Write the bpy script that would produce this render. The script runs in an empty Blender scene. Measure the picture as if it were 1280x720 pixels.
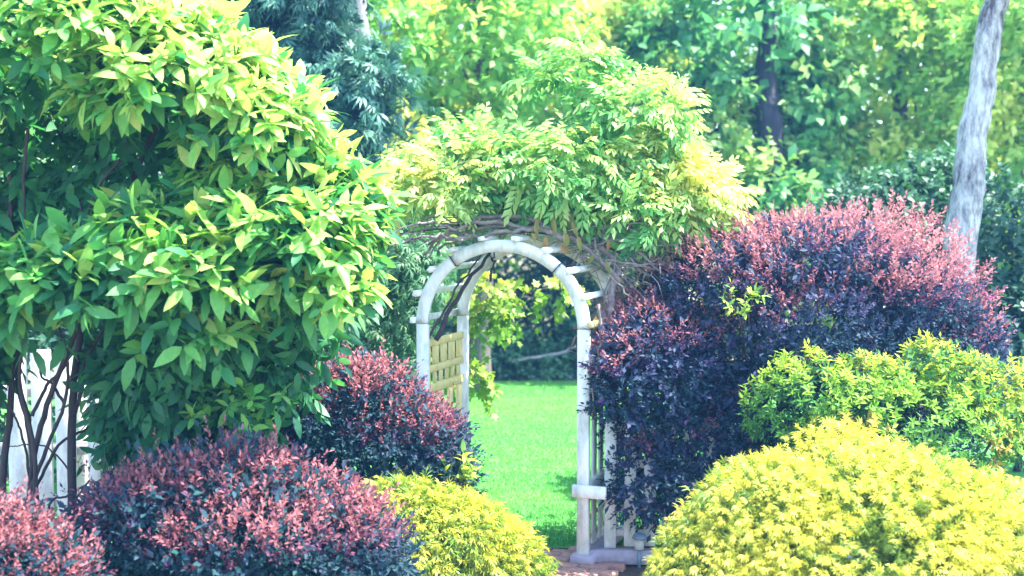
import bpy, math
import numpy as np
from mathutils import Matrix, Vector

# ------------------------------------------------------------------ camera, sky, sun, exposure
SC = bpy.context.scene
COL = SC.collection
F = 1566.0                     # focal length in pixels of a 1280 px wide frame
CAM_H = 2.55
PITCH = math.atan(100.0 / F)
cd = bpy.data.cameras.new('camera')
cd.sensor_width = 36.0
cd.lens = F / 1280.0 * 36.0
cd.clip_end = 2000.0
cd.clip_start = 0.05
cd.dof.use_dof = True
cd.dof.focus_distance = 8.2
cd.dof.aperture_fstop = 1.4
cam = bpy.data.objects.new('camera', cd)
cam.location = (0, 0, CAM_H)
cam.rotation_euler = (math.pi / 2 - PITCH, 0, 0)
COL.objects.link(cam)
SC.camera = cam

SUN_EL, SUN_AZ = math.radians(62), math.radians(85)
world = bpy.data.worlds.new('World')
SC.world = world
world.use_nodes = True
wn = world.node_tree
wn.nodes.clear()
w_out = wn.nodes.new('ShaderNodeOutputWorld')
w_bg = wn.nodes.new('ShaderNodeBackground')
w_sky = wn.nodes.new('ShaderNodeTexSky')
w_sky.sky_type = 'NISHITA'
w_sky.sun_disc = False
w_sky.sun_elevation = SUN_EL
w_sky.sun_rotation = SUN_AZ
w_sky.air_density = 1.0
w_sky.dust_density = 0.6
w_bg.inputs['Strength'].default_value = 0.15
wn.links.new(w_sky.outputs[0], w_bg.inputs[0])
wn.links.new(w_bg.outputs[0], w_out.inputs[0])

sd = bpy.data.lights.new('sun', 'SUN')
sd.energy = 3.6
sd.angle = math.radians(0.5)
sd.color = (1.0, 0.94, 0.82)
sun = bpy.data.objects.new('sun', sd)
to_sun = Vector((math.cos(SUN_EL) * math.sin(SUN_AZ), math.cos(SUN_EL) * math.cos(SUN_AZ), math.sin(SUN_EL)))
sun.rotation_euler = to_sun.to_track_quat('Z', 'Y').to_euler()
COL.objects.link(sun)

SC.view_settings.view_transform = 'Standard'
SC.view_settings.look = 'None'
SC.view_settings.gamma = 1.0
SC.view_settings.exposure = 2.85
SC.cycles.max_bounces = 8
SC.cycles.diffuse_bounces = 4
SC.cycles.transmission_bounces = 4
SC.cycles.transparent_max_bounces = 4

# ------------------------------------------------------------------ helpers
Z = np.array([0.0, 0.0, 1.0])


def at(px, py, Y):
    """world point at distance Y on the sight line of a photograph pixel"""
    u, v = (px - 640) / F, (360 - py) / F
    d = np.array([u, math.cos(PITCH) + v * math.sin(PITCH), -math.sin(PITCH) + v * math.cos(PITCH)])
    return np.array([0, 0, CAM_H]) + d * (Y / d[1])


def nrm(a):
    return a / np.maximum(np.linalg.norm(a, axis=-1, keepdims=True), 1e-9)


def wob(p, f, seed):
    """cheap smooth 3-D noise, about -1..1"""
    r = np.random.default_rng(seed)
    out = np.zeros(len(p))
    for i in range(7):
        k = nrm(r.normal(size=3)) * f * (0.6 + 0.28 * i)
        out += np.sin(p @ k + r.uniform(0, 6.28)) * (1.0 - 0.09 * i)
    return out / 3.2


def thing(name, label, cat, loc=(0, 0, 0), group=None):
    o = bpy.data.objects.new(name, None)
    o.empty_display_size = 0.2
    o.location = tuple(float(v) for v in loc)
    COL.objects.link(o)
    o['label'] = label
    o['category'] = cat
    if group:
        o['group'] = group
    return o


def link(name, me, parent=None, kind=None, label=None):
    o = bpy.data.objects.new(name, me)
    COL.objects.link(o)
    if parent is not None:
        o.parent = parent
        base = Vector(parent.location)
        p = parent.parent
        while p is not None:
            base += Vector(p.location)
            p = p.parent
        o.location = -base            # mesh data are in world coordinates
    if kind:
        o['kind'] = kind
    if label:
        o['label'] = label
    return o


def raw_mesh(name, V, Fc, mat, smooth=True, tint=None):
    """V (n,3), Fc (m,3) triangles"""
    V = np.asarray(V, dtype=np.float32)
    Fc = np.asarray(Fc, dtype=np.int32)
    me = bpy.data.meshes.new(name)
    me.vertices.add(len(V))
    me.vertices.foreach_set('co', V.ravel())
    me.loops.add(Fc.size)
    me.loops.foreach_set('vertex_index', Fc.ravel())
    me.polygons.add(len(Fc))
    me.polygons.foreach_set('loop_start', np.arange(0, Fc.size, 3, dtype=np.int32))
    if smooth:
        me.polygons.foreach_set('use_smooth', np.ones(len(Fc), dtype=bool))
    if tint is not None:
        a = me.attributes.new('tint', 'FLOAT', 'FACE')
        a.data.foreach_set('value', np.asarray(tint, dtype=np.float32))
    me.update(calc_edges=True)
    if mat:
        me.materials.append(mat)
    return me


class MB:
    """collects boxes and tubes into one mesh"""

    def __init__(s):
        s.v, s.f, s.n = [], [], 0

    def add(s, V, Fc):
        s.v.append(np.asarray(V, float))
        s.f.append(np.asarray(Fc, int) + s.n)
        s.n += len(V)
        return s

    def box(s, c, ax, half, bev=0.0):
        """box at c, axes ax (3 unit rows), half sizes; bev chamfers every edge"""
        ax = np.asarray(ax, float)
        half = np.asarray(half, float)
        if bev <= 0:
            sg = np.array([[i, j, k] for i in (-1, 1) for j in (-1, 1) for k in (-1, 1)], float)
            V = np.asarray(c) + (sg * half) @ ax
            Fq = [(0, 1, 3, 2), (4, 6, 7, 5), (0, 4, 5, 1), (2, 3, 7, 6), (0, 2, 6, 4), (1, 5, 7, 3)]
            T = [t for a, b, c2, d in Fq for t in ((a, b, c2), (a, c2, d))]
            return s.add(V, T)
        pts = []
        idx = {}
        for i in (-1, 1):
            for j in (-1, 1):
                for k in (-1, 1):
                    for a in range(3):
                        q = np.array([i, j, k], float) * (half - bev)
                        q[a] = (i, j, k)[a] * half[a]
                        idx[(i, j, k, a)] = len(pts)
                        pts.append(q)
        T = []

        def quad(a, b, c2, d):
            P = [pts[x] for x in (a, b, c2, d)]
            n = np.cross(P[1] - P[0], P[2] - P[0])
            if n @ (sum(P) / 4) < 0:
                a, b, c2, d = d, c2, b, a
            T.extend([(a, b, c2), (a, c2, d)])
        for a in range(3):
            o1, o2 = [x for x in range(3) if x != a]
            for sa in (-1, 1):
                cs = []
                for s1, s2 in ((-1, -1), (1, -1), (1, 1), (-1, 1)):
                    key = [0, 0, 0]
                    key[a], key[o1], key[o2] = sa, s1, s2
                    cs.append(idx[(*key, a)])
                quad(*cs)
            # edges along a
            for s1 in (-1, 1):
                for s2 in (-1, 1):
                    k1, k2 = [0, 0, 0], [0, 0, 0]
                    k1[a], k2[a] = -1, 1
                    k1[o1] = k2[o1] = s1
                    k1[o2] = k2[o2] = s2
                    quad(idx[(*k1, o1)], idx[(*k2, o1)], idx[(*k2, o2)], idx[(*k1, o2)])
        for i in (-1, 1):
            for j in (-1, 1):
                for k in (-1, 1):
                    t = [idx[(i, j, k, a)] for a in range(3)]
                    P = [pts[x] for x in t]
                    if np.cross(P[1] - P[0], P[2] - P[0]) @ (P[0] + P[1] + P[2]) < 0:
                        t = t[::-1]
                    T.append(tuple(t))
        V = np.asarray(c) + np.array(pts) @ ax
        return s.add(V, T)

    def tube(s, pts, rad, n=8, rough=0.0, rng=None):
        pts = np.asarray(pts, float)
        m = len(pts)
        rad = np.broadcast_to(np.asarray(rad, float), (m,))
        tan = nrm(np.gradient(pts, axis=0))
        a = np.array([1.0, 0.1, 0.05])
        V = []
        for i in range(m):
            t = tan[i]
            a = a - t * (a @ t)
            if np.linalg.norm(a) < 1e-4:
                a = np.cross(t, [0.3, 1, 0.2])
            a = a / np.linalg.norm(a)
            b = np.cross(t, a)
            th = np.arange(n) * 2 * math.pi / n
            r = rad[i] * np.ones(n)
            if rough and rng is not None:
                r = r * (1 + rough * rng.normal(size=n))
            V.append(pts[i] + r[:, None] * (np.cos(th)[:, None] * a + np.sin(th)[:, None] * b))
        V = np.concatenate(V + [pts[:1], pts[-1:]])
        T = []
        for i in range(m - 1):
            for j in range(n):
                p, q = i * n + j, i * n + (j + 1) % n
                T += [(p, q, q + n), (p, q + n, p + n)]
        for j in range(n):
            T += [(m * n, (j + 1) % n, j), (m * n + 1, (m - 1) * n + j, (m - 1) * n + (j + 1) % n)]
        return s.add(V, T)

    def build(s, name, mat, parent=None, kind=None, label=None, smooth=False):
        me = raw_mesh(name, np.concatenate(s.v), np.concatenate(s.f), mat, smooth)
        return link(name, me, parent, kind, label)


def curve(pts, m, rng=None, jit=0.0):
    """smooth Catmull-Rom line through pts with a little wander"""
    pts = np.asarray(pts, float)
    P = np.vstack([2 * pts[0] - pts[1], pts, 2 * pts[-1] - pts[-2]])
    out = []
    seg = len(pts) - 1
    for t in np.linspace(0, seg, m):
        i = min(int(t), seg - 1)
        u = t - i
        a, b, c, d = P[i:i + 4]
        out.append(0.5 * (2 * b + (c - a) * u + (2 * a - 5 * b + 4 * c - d) * u * u + (3 * b - a - 3 * c + d) * u ** 3))
    out = np.array(out)
    if rng is not None and jit:
        out[1:-1] += rng.normal(size=(m - 2, 3)) * jit
    return out


# ------------------------------------------------------------------ materials
def new_mat(name):
    m = bpy.data.materials.new(name)
    m.use_nodes = True
    nt = m.node_tree
    nt.nodes.clear()
    out = nt.nodes.new('ShaderNodeOutputMaterial')
    return m, nt, out


def leaf_mat(name, stops, trans=0.4, warm=(1.15, 1.2, 0.6), rough=0.5, spec=0.35):
    """leaf colour from the per-leaf 'tint' attribute (leaf age and kind, on some plants also painted light and shade), thin-leaf translucency"""
    m, nt, out = new_mat(name)
    N, L = nt.nodes, nt.links
    at_ = N.new('ShaderNodeAttribute')
    at_.attribute_name = 'tint'
    geo = N.new('ShaderNodeNewGeometry')
    noi = N.new('ShaderNodeTexNoise')
    noi.inputs['Scale'].default_value = 37.0
    noi.inputs['Detail'].default_value = 2.0
    L.new(geo.outputs['Position'], noi.inputs['Vector'])
    ma = N.new('ShaderNodeMath')
    ma.operation = 'MULTIPLY_ADD'
    ma.inputs[1].default_value = 0.25
    L.new(noi.outputs['Fac'], ma.inputs[0])
    sub = N.new('ShaderNodeMath')
    sub.operation = 'SUBTRACT'
    sub.inputs[1].default_value = 0.125
    L.new(at_.outputs['Fac'], ma.inputs[2])
    L.new(ma.outputs[0], sub.inputs[0])
    cr = N.new('ShaderNodeValToRGB')
    el = cr.color_ramp.elements
    while len(el) < len(stops):
        el.new(0.5)
    for e, (p, c) in zip(el, stops):
        e.position = p
        e.color = (*c, 1)
    L.new(sub.outputs[0], cr.inputs['Fac'])
    bs = N.new('ShaderNodeBsdfPrincipled')
    bs.inputs['Roughness'].default_value = rough
    bs.inputs['Specular IOR Level'].default_value = spec
    L.new(cr.outputs['Color'], bs.inputs['Base Color'])
    mul = N.new('ShaderNodeMix')
    mul.data_type = 'RGBA'
    mul.blend_type = 'MULTIPLY'
    mul.inputs[0].default_value = 1.0
    mul.inputs[7].default_value = (*warm, 1)
    L.new(cr.outputs['Color'], mul.inputs[6])
    tr = N.new('ShaderNodeBsdfTranslucent')
    L.new(mul.outputs[2], tr.inputs['Color'])
    mx = N.new('ShaderNodeMixShader')
    mx.inputs[0].default_value = trans
    L.new(bs.outputs[0], mx.inputs[1])
    L.new(tr.outputs[0], mx.inputs[2])
    L.new(mx.outputs[0], out.inputs['Surface'])
    return m


def noisy_mat(name, c1, c2, scale=6.0, rough=0.75, stretch=(1, 1, 1), bump=0.3, bscale=None, c3=None, spec=0.3, detail=6.0, lo=0.3, hi=0.7):
    m, nt, out = new_mat(name)
    N, L = nt.nodes, nt.links
    geo = N.new('ShaderNodeNewGeometry')
    mp = N.new('ShaderNodeMapping')
    mp.inputs['Scale'].default_value = stretch
    L.new(geo.outputs['Position'], mp.inputs['Vector'])
    n1 = N.new('ShaderNodeTexNoise')
    n1.inputs['Scale'].default_value = scale
    n1.inputs['Detail'].default_value = detail
    n1.inputs['Roughness'].default_value = 0.65
    L.new(mp.outputs[0], n1.inputs['Vector'])
    cr = N.new('ShaderNodeValToRGB')
    el = cr.color_ramp.elements
    el[0].position, el[0].color = lo, (*c1, 1)
    el[1].position, el[1].color = hi, (*c2, 1)
    if c3:
        e = el.new(min(0.95, hi + 0.12))
        e.color = (*c3, 1)
    L.new(n1.outputs['Fac'], cr.inputs['Fac'])
    bs = N.new('ShaderNodeBsdfPrincipled')
    bs.inputs['Roughness'].default_value = rough
    bs.inputs['Specular IOR Level'].default_value = spec
    L.new(cr.outputs['Color'], bs.inputs['Base Color'])
    if bump:
        n2 = N.new('ShaderNodeTexNoise')
        n2.inputs['Scale'].default_value = bscale or scale * 3
        n2.inputs['Detail'].default_value = 5.0
        L.new(mp.outputs[0], n2.inputs['Vector'])
        bp = N.new('ShaderNodeBump')
        bp.inputs['Strength'].default_value = bump
        bp.inputs['Distance'].default_value = 0.02
        L.new(n2.outputs['Fac'], bp.inputs['Height'])
        L.new(bp.outputs[0], bs.inputs['Normal'])
    L.new(bs.outputs[0], out.inputs['Surface'])
    return m


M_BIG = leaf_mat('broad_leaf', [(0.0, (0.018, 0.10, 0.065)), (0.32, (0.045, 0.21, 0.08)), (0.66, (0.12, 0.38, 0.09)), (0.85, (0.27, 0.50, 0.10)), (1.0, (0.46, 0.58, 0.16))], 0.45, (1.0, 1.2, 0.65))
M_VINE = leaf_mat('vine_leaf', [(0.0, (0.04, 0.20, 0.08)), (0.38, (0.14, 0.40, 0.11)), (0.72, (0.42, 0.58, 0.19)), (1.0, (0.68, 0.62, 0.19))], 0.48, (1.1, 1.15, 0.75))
M_RED = leaf_mat('red_shrub_leaf', [(0.0, (0.02, 0.085, 0.08)), (0.3, (0.035, 0.07, 0.12)), (0.5, (0.11, 0.045, 0.12)), (0.72, (0.22, 0.085, 0.12)), (1.0, (0.37, 0.155, 0.165))], 0.40, (1.15, 0.9, 0.85), 0.6, 0.2)
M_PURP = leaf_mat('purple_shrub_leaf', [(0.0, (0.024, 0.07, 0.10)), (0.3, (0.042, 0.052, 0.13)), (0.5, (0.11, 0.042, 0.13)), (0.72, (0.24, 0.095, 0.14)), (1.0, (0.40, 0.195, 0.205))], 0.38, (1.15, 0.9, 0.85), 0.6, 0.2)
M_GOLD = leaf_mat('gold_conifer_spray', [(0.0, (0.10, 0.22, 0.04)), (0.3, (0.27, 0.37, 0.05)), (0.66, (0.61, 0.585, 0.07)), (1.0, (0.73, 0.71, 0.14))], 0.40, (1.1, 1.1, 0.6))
M_LIME = leaf_mat('lime_shrub_leaf', [(0.0, (0.03, 0.12, 0.06)), (0.4, (0.11, 0.28, 0.05)), (0.72, (0.32, 0.46, 0.05)), (1.0, (0.42, 0.28, 0.08))], 0.42, (1.1, 1.2, 0.6), 0.6, 0.15)
M_SPRUCE = leaf_mat('spruce_needles', [(0.0, (0.02, 0.08, 0.075)), (0.5, (0.045, 0.16, 0.12)), (1.0, (0.13, 0.30, 0.19))], 0.15, (1, 1, 0.9))
M_OAK = leaf_mat('oak_leaf', [(0.0, (0.05, 0.21, 0.10)), (0.5, (0.15, 0.38, 0.12)), (1.0, (0.42, 0.54, 0.15))], 0.48, (1.0, 1.15, 0.8))
M_WOOD = leaf_mat('woodland_leaf', [(0.0, (0.07, 0.25, 0.08)), (0.4, (0.24, 0.48, 0.11)), (0.75, (0.42, 0.58, 0.14)), (1.0, (0.66, 0.64, 0.20))], 0.55)
M_MINT = leaf_mat('pale_green_leaf', [(0.0, (0.05, 0.17, 0.09)), (0.5, (0.11, 0.27, 0.14)), (1.0, (0.22, 0.38, 0.16))], 0.38, (1, 1.1, 0.8))
M_MAPLE = leaf_mat('yellow_green_leaf', [(0.0, (0.06, 0.20, 0.05)), (0.45, (0.18, 0.34, 0.05)), (1.0, (0.48, 0.48, 0.09))], 0.42)
M_DARKSH = leaf_mat('dark_shrub_leaf', [(0.0, (0.015, 0.055, 0.05)), (0.5, (0.03, 0.10, 0.065)), (1.0, (0.07, 0.19, 0.09))], 0.25)
M_DRY = leaf_mat('withered_leaf', [(0.0, (0.12, 0.16, 0.05)), (0.5, (0.34, 0.30, 0.09)), (1.0, (0.34, 0.17, 0.07))], 0.4, (1.1, 1, 0.7))
M_GRASS = leaf_mat('grass_blade', [(0.0, (0.05, 0.24, 0.05)), (0.5, (0.11, 0.35, 0.065)), (1.0, (0.27, 0.42, 0.08))], 0.35, (1, 1.15, 0.7), spec=0.15)
M_WHITE = noisy_mat('weathered_white_paint', (0.33, 0.37, 0.33), (0.76, 0.77, 0.75), 8, 0.6, (1, 1, 0.45), 0.35, 40, lo=0.24, hi=0.56)
M_CREAM = noisy_mat('yellow_lit_wood', (0.52, 0.40, 0.14), (0.74, 0.61, 0.28), 14, 0.7, (1, 1, 0.3), 0.25, 50)  # pale wood with warm yellow light put into its colour
M_SILL = noisy_mat('grey_mauve_board', (0.26, 0.22, 0.30), (0.42, 0.37, 0.45), 8, 0.7, (1, 1, 1), 0.3, 40)
M_STEM = noisy_mat('dark_stem_bark', (0.03, 0.024, 0.028), (0.075, 0.055, 0.055), 18, 0.85, (1, 1, 0.25), 0.5)
M_VSTEM = noisy_mat('grey_vine_bark', (0.09, 0.07, 0.085), (0.30, 0.25, 0.22), 16, 0.85, (1, 1, 1), 0.5)
M_BARK = noisy_mat('brown_bark', (0.05, 0.045, 0.055), (0.16, 0.13, 0.12), 9, 0.9, (1, 1, 0.2), 0.8, 22)
M_GREYBARK = noisy_mat('pale_grey_bark', (0.14, 0.13, 0.15), (0.36, 0.34, 0.34), 9, 0.9, (1, 1, 0.2), 0.8, 22)
M_DARKBARK = noisy_mat('blackish_bark', (0.018, 0.02, 0.035), (0.05, 0.045, 0.06), 9, 0.9, (1, 1, 0.2), 0.6, 22)
M_SOIL = noisy_mat('mulch_soil', (0.035, 0.024, 0.018), (0.10, 0.07, 0.05), 14, 0.95, (1, 1, 1), 0.8, 60)
M_LITTER = noisy_mat('leaf_litter_ground', (0.10, 0.085, 0.06), (0.22, 0.19, 0.13), 5, 0.95, (1, 1, 1), 0.6, 40)
M_LAWN = noisy_mat('lawn_turf', (0.05, 0.24, 0.055), (0.11, 0.34, 0.07), 2.2, 0.9, (0.5, 1.6, 1), 0.5, 60, spec=0.1)
M_BRICK = noisy_mat('pink_brick', (0.26, 0.13, 0.11), (0.44, 0.25, 0.20), 22, 0.85, (1, 1, 1), 0.4, 90)
M_BLUEGREY = noisy_mat('blue_grey_enamel', (0.12, 0.19, 0.27), (0.18, 0.26, 0.34), 8, 0.4, (1, 1, 1), 0.1)
M_CAP = noisy_mat('grey_stone_post', (0.40, 0.39, 0.38), (0.55, 0.53, 0.50), 12, 0.8, (1, 1, 1), 0.2)
M_WIRE = noisy_mat('black_wire', (0.015, 0.015, 0.02), (0.03, 0.03, 0.035), 12, 0.6, (1, 1, 1), 0)


def birch_mat():
    m, nt, out = new_mat('silvery_furrowed_bark')
    N, L = nt.nodes, nt.links
    geo = N.new('ShaderNodeNewGeometry')
    mp = N.new('ShaderNodeMapping')
    mp.inputs['Scale'].default_value = (1, 1, 0.3)
    L.new(geo.outputs['Position'], mp.inputs['Vector'])
    n1 = N.new('ShaderNodeTexNoise')
    n1.inputs['Scale'].default_value = 17
    n1.inputs['Detail'].default_value = 8
    n1.inputs['Roughness'].default_value = 0.7
    L.new(mp.outputs[0], n1.inputs['Vector'])
    n2 = N.new('ShaderNodeTexNoise')
    n2.inputs['Scale'].default_value = 1.3
    n2.inputs['Detail'].default_value = 3
    L.new(geo.outputs['Position'], n2.inputs['Vector'])
    ad = N.new('ShaderNodeMath')
    ad.operation = 'MULTIPLY_ADD'
    ad.inputs[1].default_value = 0.45
    L.new(n2.outputs['Fac'], ad.inputs[0])
    L.new(n1.outputs['Fac'], ad.inputs[2])
    cr = N.new('ShaderNodeValToRGB')
    el = cr.color_ramp.elements
    el[0].position, el[0].color = 0.60, (0.06, 0.058, 0.075, 1)
    el[1].position, el[1].color = 0.88, (0.50, 0.51, 0.49, 1)
    e = el.new(0.72)
    e.color = (0.24, 0.24, 0.26, 1)
    L.new(ad.outputs[0], cr.inputs['Fac'])
    bs = N.new('ShaderNodeBsdfPrincipled')
    bs.inputs['Roughness'].default_value = 0.85
    L.new(cr.outputs['Color'], bs.inputs['Base Color'])
    bp = N.new('ShaderNodeBump')
    bp.inputs['Strength'].default_value = 0.9
    bp.inputs['Distance'].default_value = 0.03
    L.new(n1.outputs['Fac'], bp.inputs['Height'])
    L.new(bp.outputs[0], bs.inputs['Normal'])
    L.new(bs.outputs[0], out.inputs['Surface'])
    return m


M_BIRCH = birch_mat()


# ------------------------------------------------------------------ leaves
def leaf_big(w=0.38, fold=0.10, curl=0.22):
    ys = [0.22, 0.5, 0.78]
    ws = [0.78, 1.0, 0.62]
    V = [(0, 0, 0)]
    for y, a in zip(ys, ws):
        z = -curl * y * y
        h = w * 0.5 * a
        V += [(-h, y, z + fold * h * 2), (0, y, z), (h, y, z + fold * h * 2)]
    V.append((0, 1, -curl))
    T = [(0, 2, 1), (0, 3, 2)]
    for b in (1, 4):
        T += [(b, b + 1, b + 4), (b, b + 4, b + 3), (b + 1, b + 2, b + 5), (b + 1, b + 5, b + 4)]
    T += [(7, 8, 10), (8, 9, 10)]
    return np.array(V, float), np.array(T)


def leaf_mid(w=0.5, fold=0.12, curl=0.15):
    h = w / 2
    V = [(0, 0, 0), (-h, 0.45, fold * w - curl * 0.2), (0, 0.5, -curl * 0.25), (h, 0.45, fold * w - curl * 0.2), (0, 1, -curl)]
    return np.array(V, float), np.array([(0, 2, 1), (0, 3, 2), (1, 2, 4), (2, 3, 4)])


def leaf_rhomb(w=0.45, fold=0.1):
    h = w / 2
    return np.array([(0, 0, 0), (-h, 0.5, fold), (h, 0.5, fold), (0, 1, 0)], float), np.array([(0, 2, 3), (0, 3, 1)])


def leaf_lobed():
    """a jagged, five-pointed leaf (maple / oak kind)"""
    out = [(0, 0), (0.20, 0.14), (0.46, 0.20), (0.30, 0.36), (0.50, 0.62), (0.20, 0.60), (0, 1.0), (-0.20, 0.60), (-0.50, 0.62), (-0.30, 0.36), (-0.46, 0.20), (-0.20, 0.14)]
    V = [(x, y, 0.12 * abs(x) - 0.12 * y * y) for x, y in out] + [(0, 0.38, -0.02)]
    T = [(12, i, (i + 1) % 12) for i in range(12)]
    return np.array(V, float), np.array(T)


def leaf_pinnate(pairs=5, w=0.26, droop=0.45, seed=0):
    """compound leaf: midrib with leaflets in pairs, drooping"""
    r = np.random.default_rng(seed)
    lv, lt = leaf_mid(0.42, 0.1, 0.2)
    V, T, n = [], [], 0

    def rib(t):
        return np.array([0, t, -droop * t * t])
    for k in range(pairs * 2 + 1):
        t = 0.22 + 0.78 * (k // 2) / pairs if k < pairs * 2 else 1.0
        sgn = -1 if k % 2 else 1
        ang = math.radians(58 - 18 * t + r.normal() * 8) if k < pairs * 2 else 0.0
        ln = (0.36 - 0.08 * abs(t - 0.5)) * (1 + 0.1 * r.normal())
        d = np.array([sgn * math.sin(ang), math.cos(ang), -droop * t * 1.2 - 0.35 + 0.1 * r.normal()])
        d /= np.linalg.norm(d)
        nn = np.array([0.25 * sgn, 0.3, 1.0])
        s = np.cross(d, nn)
        s /= np.linalg.norm(s)
        nn = np.cross(s, d)
        P = rib(min(t, 0.98)) + ln * (lv[:, :1] * s + lv[:, 1:2] * d + lv[:, 2:] * nn)
        V.append(P)
        T.append(lt + n)
        n += len(lv)
    for a, b in ((0, 0.5), (0.5, 1.0)):
        p, q = rib(a), rib(b)
        o = np.array([0.008, 0, 0])
        V.append(np.array([p - o, p + o, q + o, q - o]))
        T.append(np.array([(0, 1, 2), (0, 2, 3)]) + n)
        n += 4
    return np.concatenate(V), np.concatenate(T)


def spray(n=7, w=0.13, droop=0.35, seed=0):
    """flat fan of thin branchlets (conifer spray)"""
    r = np.random.default_rng(seed)
    V, T, m = [], [], 0
    for k in range(n):
        a = (k / (n - 1) - 0.5) * 1.7 + r.normal() * 0.12
        ln = (1.0 - 0.35 * abs(a)) * r.uniform(0.8, 1.1)
        b = 0.25 * (1 - abs(a))
        x0, y0 = 0.0, b * 0.5
        dx, dy = math.sin(a), math.cos(a)
        mx, my = x0 + dx * ln * 0.5, y0 + dy * ln * 0.5
        ex, ey = x0 + dx * ln, y0 + dy * ln
        up = r.uniform(-0.05, 0.18)
        V += [(x0 - dy * w * .3, y0 + dx * w * .3, 0), (mx - dy * w * .5, my + dx * w * .5, up), (mx + dy * w * .5, my - dx * w * .5, up + .04), (ex, ey, up - droop * ln)]
        T += [(m, m + 2, m + 1), (m + 1, m + 2, m + 3)]
        m += 4
    return np.array(V, float), np.array(T)


def cat(*parts):
    return tuple(np.concatenate([p[i] for p in parts]) for i in range(5))


def leaf_axes(lf):
    P, D, Nn, S, T = lf
    D = nrm(D)
    side = nrm(np.cross(D, Nn))
    return D, side, np.cross(side, D)


def foliage_mesh(name, tpl, lf, mat, twosize=True):
    TV, TF = tpl
    P, _, _, S, T = lf
    D, side, Nn = leaf_axes(lf)
    V = P[:, None, :] + S[:, None, None] * (TV[None, :, 0:1] * side[:, None] + TV[None, :, 1:2] * D[:, None] + TV[None, :, 2:3] * Nn[:, None])
    n, k = len(P), len(TV)
    Fc = (TF[None] + (np.arange(n) * k)[:, None, None]).reshape(-1, 3)
    return raw_mesh(name, V.reshape(-1, 3), Fc, mat, True, np.repeat(T, len(TF)))


def pick_visible(lf, cell=11.0, limit=300):
    """indices of the leaves that show largest: the nearest one in every cell of the view"""
    P, D, Nn, S, T = lf
    c = P + nrm(D) * S[:, None] * 0.5
    q = c - np.array([0, 0, CAM_H])
    fw = q[:, 1] * math.cos(PITCH) - q[:, 2] * math.sin(PITCH)
    up = q[:, 1] * math.sin(PITCH) + q[:, 2] * math.cos(PITCH)
    px, py = 640 + F * q[:, 0] / fw, 360 - F * up / fw
    ok = (px > 4) & (px < 1276) & (py > 4) & (py < 716)
    key = (px // cell).astype(int) * 1000 + (py // cell).astype(int)
    order = np.argsort(fw)
    seen, out = set(), []
    for i in order:
        if ok[i] and key[i] not in seen:
            seen.add(key[i])
            out.append(i)
    out = np.array(out, int)
    area = (S[out] / fw[out]) ** 2 * (0.25 + np.abs((nrm(Nn[out]) * nrm(q[out])).sum(1)))
    return out[np.argsort(-area)][:limit]


def leaf_parts(tpl_list, lf, idx, mat, parent, levels=5, name='leaf'):
    """single leaves as parts that share a few meshes"""
    meshes = {}
    D, side, Nn = leaf_axes(lf)
    P, _, _, S, T = lf
    base = np.array(parent.location)
    for j, i in enumerate(idx):
        a = j % len(tpl_list)
        lv = int(np.clip(T[i], 0, 0.999) * levels)
        if (a, lv) not in meshes:
            TV, TF = tpl_list[a]
            meshes[(a, lv)] = raw_mesh(name, TV, TF, mat, True, np.full(len(TF), (lv + 0.5) / levels))
        o = bpy.data.objects.new(name, meshes[(a, lv)])
        COL.objects.link(o)
        o.parent = parent
        s = float(S[i])
        p = P[i] - base
        o.matrix_local = Matrix(((side[i][0] * s, D[i][0] * s, Nn[i][0] * s, p[0]),
                                 (side[i][1] * s, D[i][1] * s, Nn[i][1] * s, p[1]),
                                 (side[i][2] * s, D[i][2] * s, Nn[i][2] * s, p[2]), (0, 0, 0, 1)))


def lobe(px, py, Y, rx, ry, rd):
    """ellipsoid of foliage: pixel centre and radii, distance and depth in metres"""
    c = at(px, py, Y)
    return (c, np.array([rx * Y / F, rd, ry * Y / F]))


def sample(rng, lobes, n, depth=(0.0, 0.2), lump=0.10, lf_=3.0, seed=1, keep=0.82, back=0.35, below=-0.55, thr=None, gapf=3.0):
    """points and outward directions on the lumpy skin of a union of ellipsoids"""
    ar = np.array([(r[0] * r[2] + r[0] * r[1] + r[1] * r[2]) for _, r in lobes])
    which = rng.choice(len(lobes), size=n, p=ar / ar.sum())
    C = np.array([l[0] for l in lobes])[which]
    R = np.array([l[1] for l in lobes])[which]
    u = nrm(rng.normal(size=(n, 3)))
    ok = (u[:, 2] > below) & ((u[:, 1] < 0.25) | (rng.random(n) < back))
    dep = depth[0] + (depth[1] - depth[0]) * rng.random(n) ** 1.5
    q = C + R * u
    k = (1 - dep) * (1 + lump * wob(q, lf_, seed) + lump * 0.5 * wob(q, lf_ * 2.7, seed + 5))
    p = C + R * u * k[:, None]
    for j, (c, r) in enumerate(lobes):
        inside = (((p - c) / r) ** 2).sum(1) < (keep * (1 - depth[1] * 0.8)) ** 2
        ok &= ~(inside & (which != j))
    if thr is not None:
        ok &= wob(p, gapf, seed + 11) < thr
    ok &= p[:, 2] > 0.03
    o = nrm(u / R)
    return p[ok], o[ok], dep[ok]


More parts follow.
